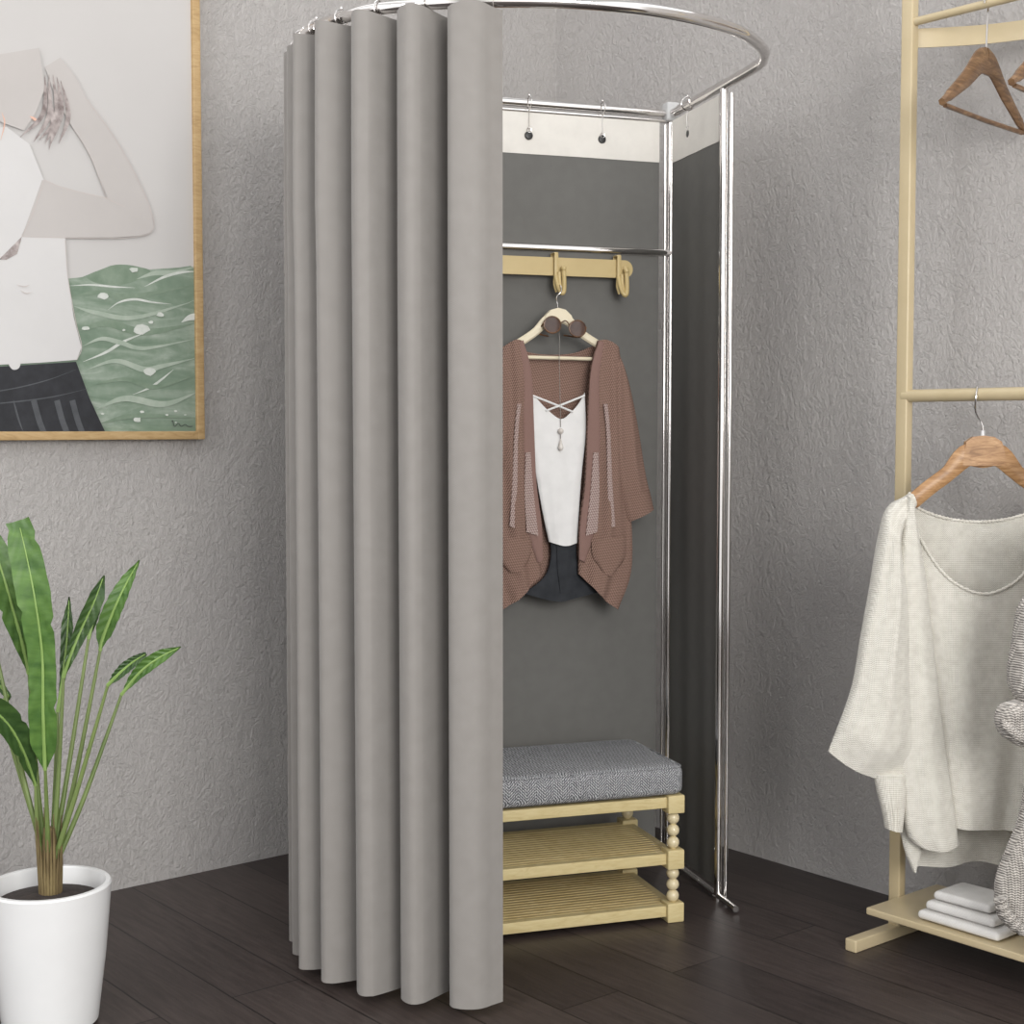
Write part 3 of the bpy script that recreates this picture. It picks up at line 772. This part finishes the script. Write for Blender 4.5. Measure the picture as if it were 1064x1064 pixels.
# draped fold on the left of the front
g = patch([(938,514),(926,600),(926,700),(930,800),(938,862),(952,876)], [(945,528),(958,600),(968,690),(978,770),(986,830),(992,873)], None, [(952,876),(970,878),(992,873)], SO, NS2, 18, 44, .024, ((.004,1.5,.5,.2),), .004, .030)
obj('side_drape', g, M['cream'], sw)
g = patch(mm([(947,530),(958,600),(968,690),(978,770),(986,830),(992,873)]), mm([(945,513),(938,600),(936,700),(938,800),(940,862),(952,876)]), None, None, SO, NS2, 18, 44, .024, ((.004,1.5,.5,.2),), .004, .030)
obj('side_drape', g, M['cream'], sw)
g = patch([(936,850),(938,878),(948,905)], [(960,850),(958,880),(951,904)], None, None, SO, NS2, 8, 14, .010, (), .004, .004); obj('hem_corner', g, M['cream'], sw)
for m in (0, 1):
    SL = [(940,514),(918,527),(908,562),(900,610),(891,660),(881,715),(858,778)]; SR = [(949,524),(932,560),(940,620),(944,690),(949,745),(947,778),(936,803)]
    TP = [(940,514),(945,513),(949,524)]; BT = [(858,778),(878,793),(902,803),(920,806),(936,803)]
    if m: SL, SR, TP, BT = mm(SR), mm(SL), mm(TP)[::-1], mm(BT)[::-1]
    g = patch(SL, SR, TP, BT, SO, NS2, 26, 46, .040, ((.005,1.4,1.0,.3),(.002,4,.2,.4)), .005, .026, .02, top=.15, bot=.35); obj('sleeve', g, M['cream'], sw)
    KL = [(903,800),(908,822),(913,842),(915,855)]; KR = [(937,800),(937,822),(935,842),(933,859)]
    if m: KL, KR = mm(KR), mm(KL)
    g = patch(KL, KR, None, None, SO, NS2, 20, 16, .022, ((.0012,8,0,0),), .005, .034, .018); obj('cuff', g, M['creamrib'], sw, label='ribbed cuff')
# corded neck edges
def neck(pts, off):
    c = resample([onS(x, y, off) for x, y in pts], 110); g = G()
    g.tube(c, [.0034+.0011*math.sin(i*2.2) for i in range(len(c))], 8); return g
# follow the bulged front surface at the neckline
ft = [g1.v[i] + NS2*.002 for i in range(61)]
cc_ = resample(ft, 120); g = G(); g.tube(cc_, [.0032+.0012*math.sin(i*2.2) for i in range(len(cc_))], 8); obj('neck_trim', g, M['creamrib'], sw)
g = neck([(948,520),(962,531),(990,540),(1021,543),(1052,540),(1080,531),(1094,520)], -.028); obj('neck_trim', g, M['creamrib'], sw)

# ---- grey marl cardigan, cut by the frame
p4, _ = bar_y(1118)
GO = Vector((p4.x, p4.y-.06, 0))
def onG(px, py, d=0): return PL(px, py, GO, NS2) + NS2*d
gh = make_hanger('clothes_hanger', 'hanger on the middle rod carrying the grey marl cardigan at the right edge', M['oak'], (p4.x, p4.y, zm+.002), math.radians(5), .017, .10, .10, .07, bar=False)
gc = empty('knit_cardigan', 'chunky grey marl knit cardigan with rolled cuff at the right picture edge', 'cardigan', tuple(onG(1118, 960)))
CG = 1125
g = patch([(1085,516),(1078,600),(1070,700),(1066,800),(1058,850),(1046,880),(1034,915),(1036,950),(1050,966)], mir([(1085,516),(1078,600),(1070,700),(1066,800),(1058,850),(1046,880),(1034,915),(1036,950),(1050,966)], CG),
          [(1085,516),(1105,530),(1125,536),(1145,530),(1165,516)], [(1050,966),(1090,975),(1125,978),(1160,975),(1200,966)], GO, NS2, 50, 60, .045, ((.006,4,.5,.1),(.003,9,.4,.3)), .006, 0, .03)
obj('body', g, M['greyknit'], gc)
for m in (0, 1):
    SL = [(1092,512),(1070,560),(1062,604),(1049,630),(1044,660),(1039,690),(1040,708),(1048,724)]; SR = [(1098,530),(1098,600),(1097,660),(1096,720),(1090,735)]
    if m: SL, SR = mir(SR, CG), mir(SL, CG)
    g = patch(SL, SR, None, None, GO, NS2, 26, 44, .045, ((.004,2,.3,.5),(.002,6,.2,.7)), .006, .045, .02); obj('sleeve', g, M['greyknit'], gc)
    KL = [(1046,722),(1030,728),(1025,742),(1030,757),(1044,767)]; KR = [(1098,735),(1104,745),(1104,760),(1100,772),(1092,780)]
    if m: KL, KR = mir(KR, CG), mir(KL, CG)
    g = patch(KL, KR, None, None, GO, NS2, 26, 22, .040, ((.003,5,.3,.2),), .006, .050, .02); obj('rolled_cuff', g, M['greyknit'], gc)
    lp = [onG(x if not m else 2*CG-x, y, .072+.014*q_)  for x, y, q_ in ((1028,741,0),(1034,748,.5),(1046,757,1),(1066,767,1),(1092,774,1))]
    g = G(); g.tube(cat(lp, 6), [.006+.004*math.sin(PI*i/24) for i in range(25)], 10); obj('cuff_fold', g, M['greyknit'], gc)
# bottom ribbing
lp = [onG(x, y, .03) for x, y in ((1034,928),(1040,944),(1054,958),(1080,968),(1125,972),(1170,968),(1196,958),(1210,944))]
g = G(); cc_ = cat(lp, 8); g.tube(cc_, [.013+.0025*math.sin(i*1.9) for i in range(len(cc_))], 12); obj('hem_roll', g, M['greyknit'], gc)

# folded white cloth on the rack shelf
w0 = P(1003, 960, 3.12); 
fc = empty('folded_cloth', 'folded white cloth lying low under the cream sweater on the rack shelf', 'folded cloth', (w0.x+.03, w0.y+.02, .098), math.atan2(ra.y, ra.x))
for k in range(3):
    g = G(); g.box((.0-.004*k, .003*k, .012+.0195*k), (.20-.03*k, .15-.02*k, .019), bev=.008)
    for p in g.v: p.z += .008*math.cos(p.x*14)*(k+1)/3
    obj('fold', g, M['cloth'], fc, False)

# ------------------------------------------------------------------ picture
PO = COR + NL*.0
def wl(px, py):      # picture point on the left wall plane (2.6 cm in front)
    return PL(px, py, COR + NL*.026, NL)
s_of = lambda p: (p-COR).dot(AL)
eR = wl(209.5, 300); eB = wl(211, 456.5)
s1 = s_of(eR); zb = eB.z; s2 = s1+.95; zt2 = zb+1.28
pc = empty('framed_picture', 'oak framed painting of a figure in white top before green waves on the left wall', 'picture', tuple(COR + AL*((s1+s2)/2) + NL*.015 + Vector((0,0,(zb+zt2)/2))))
fw = .021
def fpt(s, z, d): return COR + AL*s + NL*d + Vector((0,0,z))
for (sa, sb, za, zc_, nm) in ((s1, s1+fw, zb, zt2, 'frame_side'), (s2-fw, s2, zb, zt2, 'frame_side'), (s1+fw, s2-fw, zb, zb+fw, 'frame_rail'), (s1+fw, s2-fw, zt2-fw, zt2, 'frame_rail')):
    g = G(); g.box(fpt((sa+sb)/2, (za+zc_)/2, .019), (sb-sa, .034, zc_-za), AL, NL, (0,0,1), .002); obj(nm, g, M['frame'], pc)
g = G()
names = ['paper','sea','seadark','wave','foam','shirt','skin','line','hair','skirt','skirtgrey','ink','lip']
ix = {n_: i for i, n_ in enumerate(names)}
g.box(fpt((s1+s2)/2, (zb+zt2)/2, .016), (s2-s1-fw, .018, zt2-zb-fw), AL, NL, (0,0,1), mi=0)
lay = [0]
def poly(pts, mat, smooth=False, step=True):
    if step: lay[0] += 1
    if smooth: q = [(p.x, p.y) for p in cat([Vector((a,b,0)) for a, b in pts], 5, True)]
    else: q = pts
    vs = [wl(x, y) for x, y in q]
    d = .0258+lay[0]*.00012
    vs = [fpt(min(max(s_of(p), s1+fw+.0005), s2-fw-.0005), max(p.z, zb+fw+.0005), d) for p in vs]
    tr = tessellate_polygon([[Vector((s_of(p), p.z, 0)) for p in vs]])
    fs = []
    for t in tr:
        a, b, c = (vs[i] for i in t)
        fs.append(t if (b-a).cross(c-a).dot(NL) > 0 else tuple(reversed(t)))
    g.add(vs, fs, ix[mat])
def stroke(pts, w, mat, taper=True):
    c = [Vector((p.x, p.y, 0)) for p in cat([Vector((a,b,0)) for a, b in pts], 7)]
    L_, R_ = [], []
    n = len(c)
    for i, p in enumerate(c):
        t = (c[min(n-1,i+1)]-c[max(0,i-1)]).normalized(); b = Vector((-t.y, t.x, 0)); k = w/2*(math.sin(PI*(i+.3)/(n-.4)) if taper else 1)
        k = max(k, .12); L_.append((p.x+b.x*k, p.y+b.y*k)); R_.append((p.x-b.x*k, p.y-b.y*k))
    poly(L_+R_[::-1], mat)
poly([(-170,300),(-60,285),(66,290),(85,288),(100,282),(115,276),(128,275),(142,277),(155,280),(170,279),(186,278),(198,276),(206,279),(206,460),(-170,460)], 'sea')
poly([(90,287),(105,280),(118,275.5),(130,275),(143,277),(156,281),(150,287),(135,294),(118,296),(100,294)], 'seadark', True)
stroke([(142,290),(160,284),(180,283),(204,277)], 5, 'wave'); stroke([(150,298),(170,288),(188,283),(205,282)], 3, 'foam')
stroke([(72,297),(95,296),(118,298),(140,299)], 2, 'foam'); stroke([(75,308),(100,304),(125,308),(150,306),(204,296)], 6, 'seadark'); stroke([(112,322),(124,314),(140,311),(158,314),(178,316)], 2.4, 'foam')
stroke([(76,318),(100,325),(140,330),(205,312)], 5, 'wave'); stroke([(80,345),(110,336),(150,345),(204,336)], 8, 'seadark'); stroke([(86,376),(110,366),(128,355),(150,346)], 3, 'foam')
stroke([(85,360),(105,352),(125,356),(150,362),(204,352)], 5, 'wave'); stroke([(90,384),(120,375),(150,384),(170,380),(204,372)], 6, 'wave'); stroke([(138,410),(155,403),(168,394),(180,384)], 2.4, 'foam')
stroke([(96,400),(130,394),(160,402),(204,390)], 5, 'seadark'); stroke([(100,425),(130,414),(170,420),(204,408)], 7, 'wave'); stroke([(104,440),(140,432),(204,434)], 5, 'seadark')
stroke([(188,335),(197,330),(205,330),(205,338)], 7, 'foam')
random.seed(3)
for (x, y, r) in ((139,280.5,5),(107,308,6),(146,343,9),(166,327,4),(89,341,4.5),(155,386,7),(147,428,2.6),(142,436,4.8),(106,430,2),(173,431,1.8),(182,427,1.8),(192,431,1.4),(182,439,1.2),(128,343,2),(156,335,3)):
    n = 9; poly([(x+r*(.65+.5*random.random())*math.cos(2*PI*i/n), y+r*.62*(.65+.5*random.random())*math.sin(2*PI*i/n)) for i in range(n)], 'foam')
# figure
poly([(-150,384),(-60,381),(0,379),(40,377),(79,374),(84,361),(76,330),(70,290),(67,246),(40,243),(22,245),(45,188),(30,150),(6,132),(-60,140),(-120,180),(-150,240)], 'shirt')
poly([(43,187),(60,193),(85,200),(111,206),(128,212),(145,222),(158,228),(159,236),(155,242),(146,245),(120,247),(80,247),(22,246)], 'skin')
poly([(62,60),(78,80),(90,104),(112,134),(132,166),(148,198),(157,222),(159,236),(148,236),(128,214),(111,206),(104,188),(94,165),(84,146),(72,128),(58,104),(46,70)], 'skin')
for ln in ([(45,187),(70,197),(111,206)], [(72,128),(92,160),(104,190),(111,206),(129,215)], [(90,104),(120,146),(146,194),(158,226),(158,238),(148,245),(110,248),(22,246)], [(45,187),(36,215),(22,246),(10,262),(0,270)], [(67,250),(70,290),(78,335),(84,360),(79,374)]):
    stroke(ln, .7, 'line', False)
poly([(22,246),(17,264),(6,270),(-2,270),(10,258)], 'hair')
poly([(-20,60),(-16,118),(2,128),(24,136),(36,118),(46,92),(40,50)], 'skin')
stroke([(1,117),(4,128),(0,146)], 1.4, 'lip'); stroke([(30,121),(35,124),(39,127)], 3, 'lip')
for a, b, c in (((46,78),(44,118),(20,143)), ((50,78),(50,120),(34,148)), ((54,78),(58,118),(50,156)), ((58,80),(63,116),(52,150)), ((62,84),(70,120),(60,150)), ((60,90),(56,125),(40,146)), ((48,90),(54,128),(46,150))):
    stroke([a, b, c], 5, 'hair')
poly([(-150,386),(-60,383),(0,381),(78,376),(84,392),(92,414),(108,452),(-150,452)], 'skirt')
stroke([(-60,412),(0,406),(45,396),(78,384)], 1.2, 'skirtgrey'); stroke([(-60,424),(0,419),(50,413),(90,404)], 1.4, 'skirtgrey')
for x in (15, 36, 60, 76): stroke([(x-2,416),(x,424),(x+4,438),(x+9,451)], 6 if x > 20 else 2, 'skirtgrey', x < 20)
poly([(8,378),(12,384),(18,383),(20,377),(14,374)], 'shirt', True)
stroke([(16,296),(24,298),(30,296)], 1, 'line'); stroke([(20,302),(26,305),(32,304)], 1, 'line')
stroke([(176,442),(178,437),(180,443),(184,440),(187,443),(191,441),(194,443),(199,443)], .9, 'ink', False)
obj('painting', g, [M[n_] for n_ in names], pc, smooth=False)

# ------------------------------------------------------------------ plant
PY = 2.85
pb = P(50, 917, PY); pot_h = pb.z
pl = empty('potted_plant', 'tall banana leaved green plant in a white round pot by the left wall', 'plant', (pb.x, pb.y, 0))
R = .121
g = G(); g.lathe([(.0001,0),(R*.70,0),(R*.76,.006),(R*.90,pot_h*.5),(R,pot_h-.004),(R-.003,pot_h),(R-.011,pot_h),(R-.014,pot_h-.006),(R-.016,pot_h-.05),(.0001,pot_h-.055)], (pb.x, pb.y, 0), 48)
obj('pot', g, M['pot'], pl)
g = G(); n = 10
for i in range(n): pass
g.lathe([(R-.018,pot_h-.052),(R-.02,pot_h-.034),(.07,pot_h-.028),(.03,pot_h-.020),(.0001,pot_h-.018)], (pb.x, pb.y, 0), 36); obj('soil', g, M['soil'], pl)
tb = Vector((pb.x+.004, pb.y, pot_h-.03))
g = G(); g.tube([tb, tb+Vector((0,0,.04)), tb+Vector((.001,0,.09)), tb+Vector((.0,0,.14))], [.021,.022,.017,.011], 12)
for i in range(22):
    a = 2*PI*i/22; d = Vector((math.cos(a), math.sin(a), 0)); h = .10+.08*random.random()
    g.tube([tb + d*.019, tb + d*.022 + Vector((0,0,h*.5)), tb + d*(.020+.008*random.random()) + Vector((0,0,h))], [.0035,.003,.0008], 5)
obj('trunk', g, M['trunk'], pl)
def leaf(mid, widths, stalk, mat='leaf', fold=.35, tears=0, face=0.0):
    """mid: (x, y, Y) along the blade from its base to its tip; widths in metres"""
    m3 = resample([P(x, y, Y) for x, y, Y in mid], 34); n = len(m3)
    vs = []; fs = []; k = 7
    def wd(t):
        a = t*(len(widths)-1); i = min(int(a), len(widths)-2); return widths[i]+(widths[i+1]-widths[i])*(a-i)
    for i, p in enumerate(m3):
        t = (m3[min(n-1,i+1)]-m3[max(0,i-1)]).normalized()
        q = Vector((math.sin(face), -math.cos(face), 0)); s_ = t.cross(q).normalized(); nn = s_.cross(t).normalized()
        w = wd(i/(n-1))
        for j in range(-k, k+1):
            f = j/k; ww = w
            if tears and (i*7+(j > 0)*3) % tears == 0 and abs(f) > .55: ww = w*.80
            vs.append(p + s_*f*ww/2 + nn*(abs(f)**1.3*w*fold*.5 + .0016*math.sin(i*1.7+abs(j))))
    W = 2*k+1; N = len(vs)
    for i in range(n-1):
        for j in range(2*k): a = i*W+j; fs.append((a, a+1, a+W+1, a+W))
    top = vs; bot = [v - Vector((0,-.0012,.0004)) for v in vs]
    f2 = [tuple(N+q for q in reversed(f)) for f in fs]
    rim = []
    for i in range(n-1): a = i*W; rim += [(a, a+W, N+a+W, N+a)]; a = i*W+2*k; rim += [(a, N+a, N+a+W, a+W)]
    g = G(); g.add(top+bot, fs+f2+rim)
    o = obj('leaf', g, M[mat], pl)
    g = G(); g.tube([p + Vector((0,-.0006,0)) for p in m3[:-1]], [.0032*(1-i/n)+.0008 for i in range(n-1)], 6); obj('midrib', g, M['rib'], o)
    bx, by = stalk
    b = tb + Vector(((bx), by, .07))
    e = m3[0]
    g = G(); c_ = cat([b, b.lerp(e, .35) + Vector((bx*.4,0,.0)), b.lerp(e, .75)+Vector((bx*.2,0,0)), e], 8)
    g.tube(c_, [.0058-.003*i/len(c_) for i in range(len(c_))], 8); obj('stalk', g, M['stem'], pl)
leaf([(47,800,2.80),(45,740,2.78),(44,680,2.77),(36,620,2.76),(26,570,2.77),(19,541,2.78)], [.004,.050,.054,.054,.052,.053,.060,.066,.064,.060,.046], (0,-.006), 'leaf', .2, 11)
leaf([(30,700,2.86),(22,664,2.84),(14,635,2.83),(4,600,2.82),(-10,560,2.84),(-30,535,2.88)], [.003,.03,.05,.056,.05,.03,.002], (-.008,.004), 'leaf', .35, 13, .5)
leaf([(37,816,2.84),(24,780,2.80),(8,752,2.77),(-14,735,2.74),(-45,735,2.70),(-80,760,2.68)], [.003,.030,.046,.052,.050,.04,.002], (-.012,-.004), 'leaf2', .7, 9, .7)
leaf([(-2,730,2.93),(6,726,2.93),(8,722,2.92),(-6,708,2.92),(-30,700,2.9)], [.002,.012,.02,.03,.002], (-.006,.01), 'leaf2', .4)
leaf([(66,704,2.86),(73,682,2.86),(84,655,2.87),(98,625,2.88),(108,598,2.9)], [.003,.018,.026,.032,.03,.003], (.004,.004), 'leaf2', .5, 0, .4)
leaf([(104,676,2.90),(108,660,2.90),(120,630,2.90),(132,605,2.91),(145,582,2.92)], [.002,.036,.040,.036,.024,.002], (.010,.004), 'leaf', .4, 0, -.2)
leaf([(112,712,2.84),(126,698,2.83),(138,688,2.83),(152,679,2.82)], [.002,.020,.026,.022,.010], (.008,-.006), 'leaf2', .5, 7, -.4)
leaf([(126,722,2.92),(146,698,2.92),(166,683,2.92),(188,672,2.93)], [.002,.020,.030,.026,.002], (.012,.006), 'leaf', .5, 0, -.3)
leaf([(60,740,2.9),(66,700,2.91),(70,660,2.92),(72,620,2.93)], [.002,.01,.02,.024,.002], (.002,.006), 'leaf2', .5)
leaf([(-6,668,2.89),(-22,636,2.9),(-42,600,2.92),(-66,572,2.94)], [.002,.030,.042,.036,.002], (-.010,.004), 'leaf2', .4, 9, .5)
leaf([(92,664,2.91),(97,646,2.92),(102,626,2.93),(105,608,2.94)], [.002,.014,.018,.014,.002], (.004,.004), 'leaf2', .5)

# ------------------------------------------------------------------ light
w = bpy.data.worlds.new('room_light'); bpy.context.scene.world = w; w.use_nodes = True
nt = w.node_tree; bg = nt.nodes['Background']
tc = nt.nodes.new('ShaderNodeTexCoord'); sx = nt.nodes.new('ShaderNodeSeparateXYZ'); rp_ = nt.nodes.new('ShaderNodeValToRGB')
nt.links.new(tc.outputs['Generated'], sx.inputs[0]); nt.links.new(sx.outputs['Z'], rp_.inputs[0])
e = rp_.color_ramp.elements; e[0].position = 0; e[0].color = (.78,.77,.76,1); e[1].position = .75; e[1].color = (.84,.84,.84,1)
nt.links.new(rp_.outputs[0], bg.inputs[0]); bg.inputs[1].default_value = 1.42
r2 = nt.nodes.new('ShaderNodeValToRGB'); ma = nt.nodes.new('ShaderNodeMath'); ma.operation = 'MULTIPLY_ADD'; ma.inputs[1].default_value = .5; ma.inputs[2].default_value = .5
nt.links.new(sx.outputs['X'], ma.inputs[0]); nt.links.new(ma.outputs[0], r2.inputs[0])
e2 = r2.color_ramp.elements; e2[0].position = 0; e2[0].color = (.5,.5,.5,1); e2[1].position = 1; e2[1].color = (.5,.5,.5,1)
for p_, v_ in ((.12,1.0),(.2,.45),(.3,1.0),(.36,.3),(.44,.5),(.5,1.0),(.58,.9),(.63,.28),(.72,.4),(.78,1.0),(.86,1.0),(.92,.35)):  # invented bright and dark bands across the surroundings, added to streak the chrome reflections
    x_ = e2.new(p_); x_.color = (v_,v_,v_,1)
mx_ = nt.nodes.new('ShaderNodeMix'); mx_.data_type = 'RGBA'; mx_.blend_type = 'MULTIPLY'; mx_.inputs[0].default_value = 1
nt.links.new(rp_.outputs[0], mx_.inputs[6]); nt.links.new(r2.outputs[0], mx_.inputs[7]); nt.links.new(mx_.outputs[2], bg.inputs[0])
bg.inputs[1].default_value = 2.1
def area(name, loc, target, size, energy, col=(1,1,1), sy=None):
    l = bpy.data.lights.new(name, 'AREA'); l.energy = energy; l.size = size; l.color = col
    if sy: l.shape = 'RECTANGLE'; l.size_y = sy
    o = bpy.data.objects.new(name, l); C.objects.link(o); o.location = loc
    o.rotation_euler = (Vector(target)-Vector(loc)).to_track_quat('-Z', 'Y').to_euler(); return o
area('key_softbox', (1.7, -1.7, 2.1), (.2, 3.8, .8), 1.9, 160, (1,.985,.96))
area('left_softbox', (-2.3, .4, 2.4), (-.3, 3.8, 1.0), 1.2, 30, (.97,.98,1))

# ------------------------------------------------------------------ camera
cd = bpy.data.cameras.new('camera'); cd.sensor_width = 36; cd.lens = F/1064*36; cd.clip_start = .05
co = bpy.data.objects.new('camera', cd); C.objects.link(co); co.location = CAM; co.rotation_euler = (PI/2-TH, 0, 0)
sc = bpy.context.scene; sc.camera = co
sc.view_settings.view_transform = 'Standard'; sc.view_settings.look = 'None'; sc.view_settings.gamma = 1; sc.view_settings.use_curve_mapping = False
sc.view_settings.exposure = 0.0
